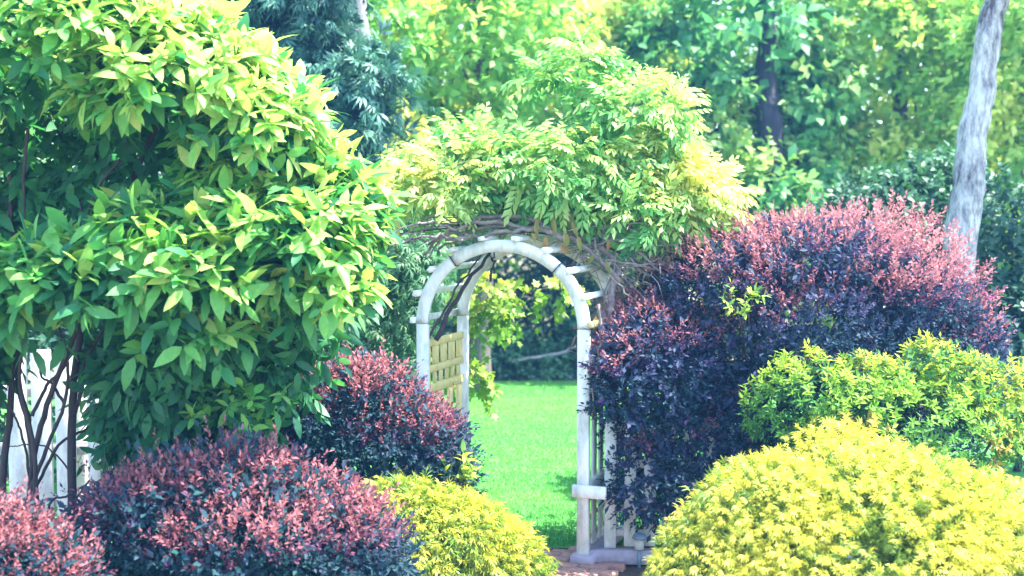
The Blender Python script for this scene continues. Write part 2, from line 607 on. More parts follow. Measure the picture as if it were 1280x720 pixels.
def shoots(rng, P, O, L, K, size, up=0.4, jit=0.35, droop=0.0, spread=1.0, t0=0.15, tint=None, tsd=0.08, planar=False, szj=0.25, flat=0.5):
    """K leaves along a shoot of length L from every point P"""
    n = len(P)
    D = nrm(O + up * Z + jit * rng.normal(size=(n, 3)))
    Ls = L * rng.uniform(0.6, 1.3, n)
    A = nrm(np.cross(D, nrm(rng.normal(size=(n, 3)) * 0.4 + Z)))
    B = np.cross(A, D)
    ph0 = rng.uniform(0, 6.28, n)
    if tint is None:
        tint = np.full(n, 0.5)
    outs = []
    for k in range(K):
        t = t0 + (1 - t0) * (k / max(1, K - 1))
        pos = P + D * (Ls * t)[:, None] - Z * (droop * Ls * t * t)[:, None]
        Dt = nrm(D - Z * (2 * droop * t))
        if planar:
            rad = A * (1 if k % 2 else -1) + B * 0.15 * rng.normal(size=n)[:, None]
        else:
            ph = ph0 + k * 2.4
            rad = A * np.cos(ph)[:, None] + B * np.sin(ph)[:, None]
        sp = spread * (1.0 if k < K - 1 else 0.4) * rng.uniform(0.75, 1.2, n)
        d = nrm(Dt * np.cos(sp)[:, None] + rad * np.sin(sp)[:, None] - 0.12 * Z + 0.18 * rng.normal(size=(n, 3)))
        nn = nrm((1 - flat) * (Dt - rad * 0.2) + flat * Z + 0.25 * rng.normal(size=(n, 3)))
        s = size * rng.uniform(1 - szj, 1 + szj, n)
        outs.append((pos, d, nn, s, np.clip(tint + tsd * rng.normal(size=n), 0, 1)))
    return cat(*outs)


def stems_fan(mb, rng, base, tips, r0, r1, wander=0.04, n=6, m=9):
    for t in tips:
        b = np.asarray(base) + rng.normal(size=3) * np.array([0.06, 0.06, 0])
        mid = b * 0.45 + np.asarray(t) * 0.55 + rng.normal(size=3) * wander * 2
        mb.tube(curve([b, mid, t], m, rng, wander * 0.4), np.linspace(r0, r1, m), n)


def bare(loc):
    return np.array([loc[0], loc[1], 0.0])


# ------------------------------------------------------------------ ground
def sheet(name, x0, x1, y0, y1, z, mat, nx=1, ny=1, kind='structure', wav=0.0, seed=0):
    xs, ys = np.linspace(x0, x1, nx + 1), np.linspace(y0, y1, ny + 1)
    X, Yy = np.meshgrid(xs, ys)
    V = np.stack([X.ravel(), Yy.ravel(), np.full(X.size, z)], 1)
    if wav:
        V[:, 2] += wav * wob(V * np.array([1, 1, 0]), 1.1, seed)
    T = []
    for j in range(ny):
        for i in range(nx):
            a = j * (nx + 1) + i
            T += [(a, a + 1, a + nx + 2), (a, a + nx + 2, a + nx + 1)]
    return link(name, raw_mesh(name, V, T, mat, True), None, kind)


sheet('ground', -600, 600, -200, 1000, -0.012, M_LITTER)
sheet('flower_bed', -6.5, 6.5, 4.2, 10.2, -0.004, M_SOIL)
sheet('lawn', -9, 9, 9.26, 18.3, 0.004, M_LAWN)

rng = np.random.default_rng(40)
n = 150000
gx, gy = rng.uniform(-2.6, 3.2, n), 9.29 + 9.0 * rng.random(n) ** 1.25
P = np.stack([gx, gy, np.full(n, 0.002)], 1)
D = nrm(rng.normal(size=(n, 3)) * np.array([0.5, 0.5, 0]) + Z)
stripe = 0.5 + 0.3 * wob(P * np.array([0.25, 1.5, 0]), 2.0, 3) + 0.15 * wob(P, 2.2, 9)
grass = (P, D, nrm(rng.normal(size=(n, 3)) * np.array([1, 1, 0.1])), rng.uniform(0.018, 0.036, n), np.clip(stripe + 0.12 * rng.normal(size=n), 0, 1))
o = link('grass', foliage_mesh('grass', leaf_rhomb(0.22, 0.05), grass, M_GRASS), None, 'stuff')
o['label'] = 'short bright green mown grass seen through the arch'
o['category'] = 'grass'

# brick path under the arch
AYAW = math.radians(20)
AD = np.array([math.sin(AYAW), math.cos(AYAW), 0])     # through the arch, away from the camera
AW = np.array([math.cos(AYAW), -math.sin(AYAW), 0])    # across the arch
AC = np.array([at(627, 500, 9.0)[0], 9.0, 0.0])
AXES = np.array([AW, AD, Z])
path = sheet('path_bed', AC[0] - 0.9, AC[0] + 1.15, 7.6, 9.25, 0.001, M_SOIL)
rng = np.random.default_rng(7)
brick_me = MB().box((0, 0, 0), np.eye(3), (0.098, 0.046, 0.03), 0.006)
bme = raw_mesh('brick', np.concatenate(brick_me.v), np.concatenate(brick_me.f), M_BRICK, False)
for j in range(-11, 8):
    for i in range(-4, 5):
        c = AC + AW * ((i + 0.5 * (j % 2)) * 0.206) + AD * (j * 0.102)
        if abs((c - AC) @ AW) > 0.86 or c[1] > 9.17:
            continue
        o = bpy.data.objects.new('brick', bme)
        COL.objects.link(o)
        o.parent = path
        o.location = (c[0], c[1], 0.012 + rng.normal() * 0.003)
        o.rotation_euler = (rng.normal() * 0.015, rng.normal() * 0.015, -AYAW + rng.normal() * 0.02)

# ------------------------------------------------------------------ garden arbor
arb = thing('garden_arbor', 'weathered white wooden garden arch with vine stems on top, standing before the lawn', 'garden arch', AC)
HW, DEPTH, SPR = 0.62, 0.78, 1.70      # half width to the middle of the post, depth, spring height
RISE = 0.58


def arch_pt(s, r_off, dep):
    """s: 0..pi round the arch from left to right"""
    return AC + AW * (-(HW + r_off) * math.cos(s)) + Z * (SPR + (RISE + r_off) * math.sin(s)) + AD * dep


def arch_rib(s0, s1, dep, half_t, n=14):
    mb = MB()
    V, T = [], []
    for i in range(n + 1):
        s = s0 + (s1 - s0) * i / n
        for ro in (-0.043, 0.043):
            for dd in (-half_t, half_t):
                V.append(arch_pt(s, ro, dep + dd))
    for i in range(n):
        a = i * 4
        for p, q in ((0, 1), (1, 3), (3, 2), (2, 0)):
            T += [(a + p, a + q, a + q + 4), (a + p, a + q + 4, a + p + 4)]
    T += [(0, 2, 3), (0, 3, 1)]
    e = n * 4
    T += [(e, e + 1, e + 3), (e, e + 3, e + 2)]
    return mb.add(V, T)


for dep in (0.0, DEPTH):
    for sgn in (-1, 1):
        MB().box(AC + AW * (sgn * HW) + AD * dep + Z * (SPR / 2 + 0.03), AXES, (0.044, 0.024, SPR / 2 - 0.034), 0.006).build('post', M_WHITE, arb)
    cut = (0.0, 0.93, 2.32, math.pi)
    for a, b in zip(cut[:-1], cut[1:]):
        arch_rib(a + 0.003, b - 0.003, dep, 0.022).build('arch_rib', M_WHITE, arb)
    for b in cut[1:-1]:
        w = [arch_pt(b, ro, dep + dd) for ro, dd in ((-0.046, -0.026), (0.046, -0.026), (0.046, 0.026), (-0.046, 0.026), (-0.046, -0.026))]
        MB().tube(np.array(w), 0.004, 5).build('joint_strap', M_WIRE, arb)
rng = np.random.default_rng(3)
for k, s in enumerate((0.04, 0.36, 0.68, 1.02, 1.38, 1.75, 2.11, 2.45, 2.78, 3.09)):
    ro = 0.062
    c = arch_pt(s, ro, DEPTH / 2 + rng.normal() * 0.01)
    t = nrm((arch_pt(s + 0.01, ro, 0) - arch_pt(s - 0.01, ro, 0)))
    MB().box(c, np.array([t, AD, np.cross(t, AD)]), (0.021, DEPTH / 2 + 0.085, 0.016), 0.004).build('rung', M_WHITE if k not in (9,) else M_CREAM, arb)  # last rung coloured yellow as if lit
# side panels
for sgn in (-1, 1):
    off = sgn * HW
    pc = AC + AW * off
    sp = bpy.data.objects.new('side_panel', None)
    COL.objects.link(sp)
    sp.parent = arb
    sp.location = tuple(pc - AC)
    wood = M_CREAM if sgn < 0 else M_WHITE  # left panel yellowed in colour for the light on its inner face
    L0, L1 = 0.028, DEPTH - 0.028
    mid, hl = (L0 + L1) / 2, (L1 - L0) / 2

    def pb(name, u, du, z0, z1, th, mat, shift=0.0):
        MB().box(pc + AD * u + AW * shift + Z * ((z0 + z1) / 2), AXES, (th, du, (z1 - z0) / 2), 0.004).build(name, mat, sp)
    # upper board with a row of square holes: rails and blocks
    pb('rail', mid, hl, 1.515, 1.57, 0.016, wood)
    pb('rail', mid, hl, 1.32, 1.372, 0.016, wood)
    for u in np.linspace(L0 + 0.05, L1 - 0.05, 5):
        pb('block', u, 0.040, 1.374, 1.513, 0.013, wood)
    pb('rail', mid, hl, 1.165, 1.23, 0.016, wood)
    for u in np.linspace(L0 + 0.07, L1 - 0.07, 6):
        pb('baluster', u, 0.018, 1.232, 1.318, 0.011, wood)
    # lower part: rail, pickets, low rail
    pb('rail', mid, hl + 0.01, 0.50, 0.595, 0.02, wood, sgn * 0.012)
    for u in np.linspace(L0 + 0.10, L1 - 0.09, 4):
        pb('picket', u, 0.044, 0.094, 1.163, 0.010, wood, -sgn * 0.012)
    for zz in (0.16, 0.30, 0.43):
        pb('crossbar', mid, hl, zz - 0.018, zz + 0.018, 0.007, M_CREAM, -sgn * 0.031)
# sills under the posts
for sgn in (-1, 1):
    MB().box(AC + AW * (sgn * (HW + 0.01)) + AD * (DEPTH / 2) + Z * 0.058, AXES, (0.085, DEPTH / 2 + 0.085, 0.034), 0.006).build('sill', M_SILL, arb)
# front facing collar board of the right post
MB().box(AC + AW * (HW + 0.055) - AD * 0.041 + Z * 0.55, AXES, (0.125, 0.016, 0.045), 0.005).build('collar_board', M_WHITE, arb)

# ------------------------------------------------------------------ picket fence to the right of the arch
RY = 8.86
pf0 = at(754, 640, RY)[0]
pf = thing('picket_fence', 'white picket fence panel running from the right post of the arch behind the purple shrub', 'fence', (pf0 + 0.6, RY, 0))
rng = np.random.default_rng(13)
for k in range(12):
    xx = pf0 + 0.05 + k * 0.142
    MB().box((xx, RY + rng.normal() * 0.002, 0.585 + rng.normal() * 0.004), np.eye(3), (0.042, 0.010, 0.46), 0.004).build('picket', M_WHITE, pf)
for zz, hh in ((0.22, 0.022), (0.40, 0.022), (0.72, 0.03), (0.98, 0.025)):
    MB().box((pf0 + 0.87, RY + 0.026, zz), np.eye(3), (0.86, 0.013, hh), 0.003).build('rail', M_CAP, pf)
MB().box((pf0 + 0.78, RY - 0.055, 0.068), np.eye(3), (0.90, 0.04, 0.052), 0.006).build('base_board', M_SILL, pf)
MB().box((pf0 + 1.76, RY + 0.06, 0.60), np.eye(3), (0.045, 0.045, 0.60), 0.006).build('post', M_WHITE, pf)

# ------------------------------------------------------------------ climbing vine over the arch
rng = np.random.default_rng(21)
vine = thing('climbing_vine', 'yellow green climbing vine with drooping leaves piled over the white garden arch', 'climbing plant', bare(AC + AW * 0.95 + AD * 0.62))
VL = [lobe(700, 220, 9.5, 130, 52, 0.5), lobe(565, 245, 9.5, 72, 48, 0.45), lobe(845, 252, 9.6, 70, 46, 0.5), lobe(722, 105, 9.6, 26, 48, 0.25),
      lobe(655, 150, 9.6, 62, 42, 0.35), lobe(785, 150, 9.6, 62, 36, 0.35), lobe(600, 190, 9.6, 40, 36, 0.3), lobe(790, 275, 9.35, 60, 36, 0.35), lobe(690, 120, 9.6, 40, 35, .3)]
P, O, dp = sample(rng, VL, 5200, (0, 0.4), 0.30, 4.0, 5, below=-0.8, thr=0.55, gapf=4.5)
lift = np.where(P[:, 0] < 0.42, 2.60, np.where(P[:, 0] < 0.9, 2.50, 2.36)) + 0.05 * rng.random(len(P))
ok = P[:, 2] > lift - 0.1
P, O = P[ok], O[ok]
P[:, 2] = np.maximum(P[:, 2], lift[ok])
D = nrm(O * np.array([1, 1, 0.6]) + 0.25 * Z + 0.45 * rng.normal(size=P.shape))
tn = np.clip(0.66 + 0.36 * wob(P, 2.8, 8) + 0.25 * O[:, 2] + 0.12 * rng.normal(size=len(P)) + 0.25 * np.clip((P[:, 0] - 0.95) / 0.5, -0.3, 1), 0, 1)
vl = (P, D, nrm(0.6 * Z + 0.6 * O + 0.2 * rng.normal(size=P.shape)), rng.uniform(0.17, 0.29, len(P)), tn)
idx = pick_visible(vl, 13)
tp = [leaf_pinnate(4, seed=1), leaf_pinnate(5, seed=2), leaf_pinnate(4, droop=0.65, seed=3)]
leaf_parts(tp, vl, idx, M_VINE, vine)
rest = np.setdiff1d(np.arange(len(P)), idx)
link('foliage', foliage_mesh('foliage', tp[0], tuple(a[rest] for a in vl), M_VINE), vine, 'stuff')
# woody stems of the vine
trunk = [AC + AW * 0.95 + AD * 0.62 + Z * 0.0, AC + AW * 0.86 + AD * 0.5 + Z * 0.9, AC + AW * 0.74 + AD * 0.25 + Z * 1.75, at(770, 330, 9.1), at(700, 285, 9.2), at(620, 280, 9.3)]
MB().tube(curve(trunk, 26, rng, 0.012), np.linspace(0.034, 0.016, 26), 8).build('stem', M_VSTEM, vine, smooth=True)
lines = [[(775, 352, 9.0), (720, 300, 9.05), (650, 283, 9.1), (585, 290, 9.15), (548, 312, 9.2)],
         [(800, 330, 9.1), (740, 300, 9.2), (660, 290, 9.25), (600, 282, 9.2), (500, 292, 9.0)],
         [(640, 276, 9.2), (590, 285, 9.1), (545, 272, 9.05), (490, 300, 8.95)],
         [(560, 296, 9.05), (520, 301, 9.0), (490, 302, 8.95)],
         [(575, 280, 9.2), (540, 283, 9.1), (508, 300, 9.0)],
         [(700, 280, 9.1), (620, 272, 9.15), (560, 292, 9.1), (530, 325, 9.15)],
         [(830, 345, 9.1), (790, 310, 9.1), (740, 285, 9.2), (690, 268, 9.3)],
         [(845, 330, 9.15), (790, 330, 9.05), (735, 320, 9.0), (715, 340, 8.95)],
         [(820, 300, 9.1), (770, 300, 9.1), (730, 310, 9.05), (700, 300, 9.05)],
         [(760, 280, 9.2), (785, 320, 9.1), (815, 360, 9.05)],
         [(740, 290, 9.1), (752, 330, 8.95), (790, 372, 8.9)],
         [(840, 285, 9.2), (800, 290, 9.2), (760, 270, 9.3)],
         [(545, 425, 9.25), (572, 372, 9.4), (600, 330, 9.5), (622, 305, 9.55)],
         [(530, 432, 9.2), (556, 385, 9.35), (590, 335, 9.45), (606, 308, 9.5)],
         [(613, 352, 9.8), (616, 332, 9.75), (618, 310, 9.7)],
         [(735, 395, 8.9), (722, 420, 8.95), (712, 440, 9.0)],
         [(580, 300, 8.95), (545, 296, 8.85), (515, 300, 8.8), (486, 306, 8.75)],
         [(570, 288, 8.95), (540, 278, 8.85), (512, 282, 8.8), (482, 296, 8.8)],
         [(748, 380, 8.75), (752, 420, 8.72), (744, 470, 8.72), (740, 520, 8.73)],
         [(700, 292, 9.0), (650, 281, 9.0), (600, 279, 9.0), (560, 292, 9.0), (535, 306, 9.05)],
         [(690, 287, 9.0), (640, 288, 8.98), (590, 296, 9.0), (556, 300, 9.0)],
         [(705, 300, 8.95), (670, 276, 9.05), (625, 272, 9.1), (588, 276, 9.1), (550, 300, 9.1), (530, 318, 9.1)]]
for k, ln in enumerate(lines):
    pts = np.array([at(*q) for q in ln])
    m = 16
    r = 0.020 if k in (0, 12, 19, 20, 21) else 0.011
    MB().tube(curve(pts, m, rng, 0.010), np.linspace(r, r * 0.5, m), 6).build('stem', M_STEM if k in (12, 13, 14, 1) else M_VSTEM, vine, smooth=True)
mb = MB()
for k in range(95):
    a = at(rng.uniform(715, 850), rng.uniform(272, 345), rng.uniform(9.0, 9.35))
    d = nrm(np.array([rng.normal(), 0.4 * rng.normal(), 0.35 * rng.normal() - 0.15]))
    mb.tube(curve([a, a + d * 0.12 + rng.normal(size=3) * 0.02, a + d * rng.uniform(0.2, 0.4) - Z * 0.06], 6), np.linspace(0.005, 0.002, 6), 4)
for k in range(45):
    a = at(rng.uniform(540, 720), rng.uniform(268, 292), rng.uniform(9.1, 9.4))
    d = nrm(np.array([rng.normal(), 0.4 * rng.normal(), 0.15 * rng.normal()]))
    mb.tube(curve([a, a + d * 0.12 + rng.normal(size=3) * 0.02, a + d * rng.uniform(0.2, 0.4)], 6), np.linspace(0.005, 0.002, 6), 4)
mb.build('twigs', M_VSTEM, vine, 'stuff')
# withered leaves hanging from the stems
dl = []
for (px, py, Y, s, t) in [(672, 275, 8.95, 0.16, 0.5), (690, 270, 8.95, 0.2, 0.55), (705, 290, 8.9, 0.17, 0.3), (682, 295, 8.92, 0.15, 0.9), (715, 275, 8.95, 0.18, 0.25),
                          (700, 305, 8.9, 0.14, 0.95), (722, 295, 8.9, 0.15, 0.35), (665, 290, 8.95, 0.12, 0.6), (735, 405, 8.85, 0.2, 0.6), (745, 395, 8.85, 0.14, 0.4), (757, 325, 8.9, 0.15, 0.1), (741, 318, 8.9, 0.12, 0.1),
                          (760, 300, 9.0, 0.12, 0.8), (690, 262, 9.0, 0.2, 0.3), (708, 262, 9.0, 0.2, 0.2), (676, 262, 9.0, 0.17, 0.45)]:
    dl.append((at(px, py, Y), nrm(np.array([rng.normal() * 0.35, -0.2, -1.0])), nrm(np.array([rng.normal() * 0.4, -1, 0.2])), s, t))
dl = tuple(np.array([d[i] for d in dl]) for i in range(5))
dl = (dl[0], dl[1], dl[2], dl[3] * 0.72, dl[4])
leaf_parts([leaf_big(0.36, 0.3, 0.45), leaf_big(0.30, -0.25, 0.3), leaf_big(0.42, 0.4, 0.6)], dl, range(len(dl[0])), M_DRY, vine, name='withered_leaf')


# ------------------------------------------------------------------ broad-leaved shrub on the left
rng = np.random.default_rng(11)
BL = [lobe(70, 70, 7.5, 220, 85, 0.9), lobe(222, 118, 7.4, 115, 72, 0.7), lobe(-80, 110, 7.5, 130, 90, 0.8), lobe(320, 172, 7.4, 66, 58, 0.5),
      lobe(360, 305, 7.2, 92, 58, 0.55), lobe(255, 345, 7.0, 105, 52, 0.5), lobe(95, 355, 6.9, 110, 40, 0.45), lobe(425, 270, 7.4, 42, 52, 0.4), lobe(-30, 375, 6.9, 70, 45, 0.4),
      lobe(405, 375, 7.2, 46, 44, 0.4), lobe(300, 250, 7.4, 70, 34, 0.4), lobe(170, 305, 6.9, 60, 26, 0.3), lobe(50, 392, 6.9, 45, 18, 0.3), lobe(250, 420, 7.0, 60, 26, 0.3)]
root = at(95, 640, 7.8)
shrub = thing('broad_leaved_shrub', 'tall broad leaved shrub with bright green pointed leaves and bare dark stems below, at left', 'shrub', bare(root))
P, O, dp = sample(rng, BL, 3100, (0, 0.10), 0.13, 2.6, 31, below=-0.35, keep=0.9, back=0.3)
tn = 0.50 + 0.22 * wob(P, 1.6, 4) + 0.22 * O[:, 2] + 0.10 * (O[:, 0] > 0.3) + 0.36 * np.clip((P[:, 2] - 2.7) / 0.5, 0, 1)  # high, upward and right-facing leaves yellowed to stand in for sunlight
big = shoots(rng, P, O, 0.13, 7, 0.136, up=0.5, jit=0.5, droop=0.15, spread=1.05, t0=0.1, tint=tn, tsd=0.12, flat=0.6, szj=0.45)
P, O, dp = sample(rng, BL, 1500, (0.15, 0.45), 0.13, 2.6, 31, below=-0.8, keep=0.7, back=0.3)
inn = shoots(rng, P, O, 0.16, 6, 0.14, up=0.2, jit=0.7, spread=1.1, t0=0.1, tint=np.full(len(P), 0.30), tsd=0.1, flat=0.7)  # inner leaves tinted darker, shade of the recess put into the colour
DL = [lobe(285, 462, 7.9, 100, 55, 0.5), lobe(215, 475, 8.0, 80, 80, 0.45), lobe(240, 530, 8.1, 110, 70, 0.4), lobe(-40, 440, 7.8, 50, 40, 0.4), lobe(130, 240, 8.1, 210, 110, 0.5), lobe(310, 400, 7.9, 105, 48, 0.4), lobe(205, 405, 8.1, 85, 50, 0.3)]
P, O, dp = sample(rng, DL, 3000, (0, 0.5), 0.15, 2.6, 33, below=-0.9, keep=0.8, back=0.3)
low = shoots(rng, P, O, 0.16, 5, 0.13, up=0.0, jit=0.6, droop=0.4, spread=1.0, t0=0.1, tint=np.full(len(P), 0.26), tsd=0.12, flat=0.5)  # low leaves tinted dark to paint the shade under the canopy
PB = at(297, 520, 7.5)
Pt = np.array([at(rng.uniform(240, 352), rng.uniform(490, 540), rng.uniform(7.3, 7.6)) for _ in range(26)])
bright = shoots(rng, Pt, np.tile([0, -0.3, 0.6], (26, 1)), 0.08, 6, 0.10, up=0.5, jit=0.5, spread=1.2, t0=0.3, tint=np.full(26, 0.72), flat=0.4)
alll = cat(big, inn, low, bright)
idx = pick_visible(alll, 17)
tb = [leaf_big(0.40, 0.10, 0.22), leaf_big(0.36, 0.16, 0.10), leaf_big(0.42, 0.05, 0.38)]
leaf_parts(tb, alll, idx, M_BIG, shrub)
rest = np.setdiff1d(np.arange(len(alll[0])), idx)
third = rest % 3
bigs = [tuple(a[rest[third == k]] for a in alll) for k in range(3)]
Vs, Fs, Ts, off = [], [], [], 0
for k in range(3):
    me = foliage_mesh('tmp', tb[k], bigs[k], None)
    v = np.empty(len(me.vertices) * 3, np.float32)
    me.vertices.foreach_get('co', v)
    f = np.empty(len(me.loops), np.int32)
    me.loops.foreach_get('vertex_index', f)
    t = np.empty(len(me.polygons), np.float32)
    me.attributes['tint'].data.foreach_get('value', t)
    Vs.append(v.reshape(-1, 3)); Fs.append(f.reshape(-1, 3) + off); Ts.append(t)
    off += len(v) // 3
    bpy.data.meshes.remove(me)
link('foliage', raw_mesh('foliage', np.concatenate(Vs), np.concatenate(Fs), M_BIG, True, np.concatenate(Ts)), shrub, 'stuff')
# stems: (list of pixel points, radius)
for ln, r in [([(88, 690, 7.7), (90, 560, 7.7), (93, 470, 7.75), (120, 330, 7.7), (200, 150, 7.6)], 0.030),
              ([(45, 690, 7.8), (38, 600, 7.7), (62, 500, 7.6), (100, 400, 7.6), (150, 250, 7.6)], 0.022),
              ([(50, 690, 7.8), (40, 560, 7.75), (22, 470, 7.75), (15, 330, 7.7), (12, 180, 7.6)], 0.024),
              ([(-5, 690, 7.8), (5, 580, 7.7), (14, 500, 7.7), (10, 420, 7.7), (-30, 280, 7.6)], 0.026),
              ([(40, 690, 7.6), (44, 590, 7.5), (36, 530, 7.5), (24, 480, 7.5), (30, 420, 7.4)], 0.016),
              ([(28, 640, 7.7), (58, 560, 7.6), (80, 505, 7.6), (84, 450, 7.6), (70, 400, 7.5)], 0.014),
              ([(20, 660, 7.7), (50, 600, 7.7), (75, 555, 7.7), (116, 530, 7.8), (180, 470, 7.8)], 0.012),
              ([(40, 520, 7.6), (60, 480, 7.6), (78, 462, 7.6), (86, 440, 7.6)], 0.012),
              ([(80, 505, 7.6), (66, 480, 7.65), (52, 470, 7.7), (46, 440, 7.7)], 0.010),
              ([(30, 640, 7.65), (58, 660, 7.6), (84, 636, 7.6), (112, 600, 7.7)], 0.012),
              ([(66, 700, 7.6), (60, 640, 7.65), (84, 620, 7.7), (108, 606, 7.7)], 0.010),
              ([(88, 590, 7.7), (60, 560, 7.8), (30, 556, 7.8), (8, 560, 7.8)], 0.006),
              ([(92, 520, 7.7), (104, 480, 7.7), (112, 440, 7.7), (190, 330, 7.5)], 0.014),
              ([(38, 600, 7.7), (28, 545, 7.65), (18, 520, 7.6), (4, 500, 7.6)], 0.009),
              ([(110, 690, 7.9), (150, 600, 8.0), (220, 500, 8.0), (330, 380, 7.6), (400, 300, 7.5)], 0.026),
              ([(95, 690, 7.9), (170, 560, 8.0), (260, 400, 7.7), (300, 230, 7.6)], 0.024),
              ([(98, 250, 7.4), (112, 300, 7.5), (120, 360, 7.6)], 0.010),
              ([(35, 160, 7.2), (30, 230, 7.3), (34, 330, 7.5)], 0.010),
              ([(150, 200, 7.3), (120, 240, 7.4), (104, 310, 7.6)], 0.010)]:
    pts = np.array([at(*q) for q in ln])
    if ln[0][1] >= 690:
        pts[0, 2] = 0.0
    m = 6 * len(ln)
    MB().tube(curve(pts, m, rng, 0.0025), np.linspace(r, r * 0.55, m), 7).build('stem', M_STEM, shrub, smooth=True)


# ------------------------------------------------------------------ white fence behind the stems
FY = 9.0
fx0, fx1 = at(-90, 500, FY)[0], at(268, 500, FY)[0]
fen = thing('white_fence', 'white painted board fence showing between the dark shrub stems at far left', 'fence', ((fx0 + fx1) / 2, FY, 0))
rng = np.random.default_rng(5)
x = fx0
EX = np.eye(3)
k = 0
while x < fx1:
    gap = 0.085 if k % 3 == 2 else 0.028
    w = 0.145
    MB().box((x + w / 2, FY + rng.normal() * 0.003, 0.78 + rng.normal() * 0.006), EX, (w / 2, 0.011, 0.74), 0.004).build('board', M_WHITE, fen)
    x += w + gap
    k += 1
for z in (0.42, 0.80, 1.22):
    MB().box(((fx0 + fx1) / 2, FY + 0.034, z), EX, ((fx1 - fx0) / 2, 0.02, 0.042), 0.004).build('rail', M_CAP, fen)
for x in np.arange(fx0 + 0.12, fx1, 0.95):
    MB().box((x, FY + 0.095, 0.74), EX, (0.04, 0.038, 0.74), 0.004).build('post', M_WHITE, fen)


# ------------------------------------------------------------------ shrubs
def red_shrub(name, label, lobes, mat, n, seed, size, redbias, group=None, stem_n=9, L=0.12, K=8, redz=0.45, patches=()):
    rng = np.random.default_rng(seed)
    c = np.mean([l[0] for l in lobes], axis=0)
    t = thing(name, label, 'shrub', bare(c), group)
    P, O, dp = sample(rng, lobes, n, (0, 0.14), 0.21, 3.8, seed, below=-0.7, keep=0.9, back=0.3)
    zr = (P[:, 2] - P[:, 2].min()) / (P[:, 2].max() - P[:, 2].min())
    # new growth is red and sits on the tips that face the light
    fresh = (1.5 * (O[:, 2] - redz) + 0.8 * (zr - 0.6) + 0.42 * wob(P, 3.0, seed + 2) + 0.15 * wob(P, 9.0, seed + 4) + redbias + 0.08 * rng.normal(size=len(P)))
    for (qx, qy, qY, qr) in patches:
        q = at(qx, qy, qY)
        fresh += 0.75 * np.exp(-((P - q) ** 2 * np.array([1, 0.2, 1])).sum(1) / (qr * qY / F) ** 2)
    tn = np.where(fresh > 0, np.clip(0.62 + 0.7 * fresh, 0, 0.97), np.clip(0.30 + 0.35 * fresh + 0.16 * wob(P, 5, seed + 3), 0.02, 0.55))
    a = shoots(rng, P, O, L, K, size, up=0.5, jit=0.45, spread=0.75, t0=0.1, tint=tn, tsd=0.07, flat=0.35)
    q = np.flatnonzero((rng.random(len(P)) < 0.05) & (O[:, 2] > -0.1))
    a = cat(a, shoots(rng, P[q], O[q], L * 1.8, K + 4, size * 0.9, up=0.9, jit=0.35, spread=0.7, t0=0.3, tint=np.clip(tn[q] + 0.1, 0, 1), tsd=0.07, flat=0.35))
    P, O, dp = sample(rng, lobes, int(n * 0.7), (0.12, 0.45), 0.15, 3.6, seed, below=-0.8, keep=0.75, back=0.3)
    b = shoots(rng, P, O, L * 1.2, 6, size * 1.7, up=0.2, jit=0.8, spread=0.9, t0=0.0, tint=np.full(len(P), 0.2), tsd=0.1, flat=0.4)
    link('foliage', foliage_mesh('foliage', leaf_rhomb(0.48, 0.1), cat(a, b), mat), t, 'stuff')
    for k in range(stem_n):
        l = lobes[k % len(lobes)]
        tip = l[0] + l[1] * nrm(rng.normal(size=3) * np.array([1, 0.6, 0.5])) * 0.7
        tip[2] = max(tip[2], 0.35)
        mb = MB()
        stems_fan(mb, rng, bare(c), [tip], 0.02, 0.006, 0.03)
        mb.build('stem', M_STEM, t, smooth=True)
    return t


GR = 'red tipped shrubs in the flower bed'
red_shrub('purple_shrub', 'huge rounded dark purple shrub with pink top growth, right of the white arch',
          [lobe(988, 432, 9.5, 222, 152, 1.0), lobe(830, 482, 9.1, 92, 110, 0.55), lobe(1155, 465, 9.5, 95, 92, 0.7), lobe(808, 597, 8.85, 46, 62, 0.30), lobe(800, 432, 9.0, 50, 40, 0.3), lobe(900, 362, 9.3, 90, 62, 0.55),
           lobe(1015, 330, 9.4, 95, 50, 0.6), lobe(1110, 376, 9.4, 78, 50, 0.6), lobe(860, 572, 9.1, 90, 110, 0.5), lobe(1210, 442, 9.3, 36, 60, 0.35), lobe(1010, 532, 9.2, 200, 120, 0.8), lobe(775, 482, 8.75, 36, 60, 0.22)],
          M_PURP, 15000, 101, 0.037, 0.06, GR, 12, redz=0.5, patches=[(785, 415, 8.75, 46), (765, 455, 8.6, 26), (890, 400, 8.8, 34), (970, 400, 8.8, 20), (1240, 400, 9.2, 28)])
red_shrub('red_tipped_shrub', 'dark shrub with red tops against the left post of the arch',
          [lobe(458, 575, 8.55, 98, 98, 0.5), lobe(400, 530, 8.5, 66, 58, 0.4), lobe(546, 590, 8.5, 33, 62, 0.3), lobe(455, 500, 8.5, 55, 42, 0.3), lobe(520, 545, 8.5, 40, 30, .3), lobe(350, 570, 8.5, 50, 60, 0.35)],
          M_RED, 7000, 102, 0.035, -0.06, GR, 8, redz=0.5)
red_shrub('red_tipped_shrub', 'big mottled red and green shrub low in front of the left shrub',
          [lobe(300, 702, 6.9, 170, 112, 0.75), lobe(165, 702, 6.8, 66, 88, 0.45), lobe(420, 722, 6.9, 82, 92, 0.45), lobe(290, 612, 6.9, 90, 46, 0.4), lobe(200, 632, 6.8, 60, 44, 0.35), lobe(380, 652, 6.9, 60, 44, 0.35)],
          M_RED, 8000, 103, 0.036, -0.10, GR, 10, redz=0.42, patches=[(290, 600, 6.3, 40), (200, 650, 6.3, 22), (400, 650, 6.3, 34), (330, 680, 6.2, 16), (250, 700, 6.2, 14)])
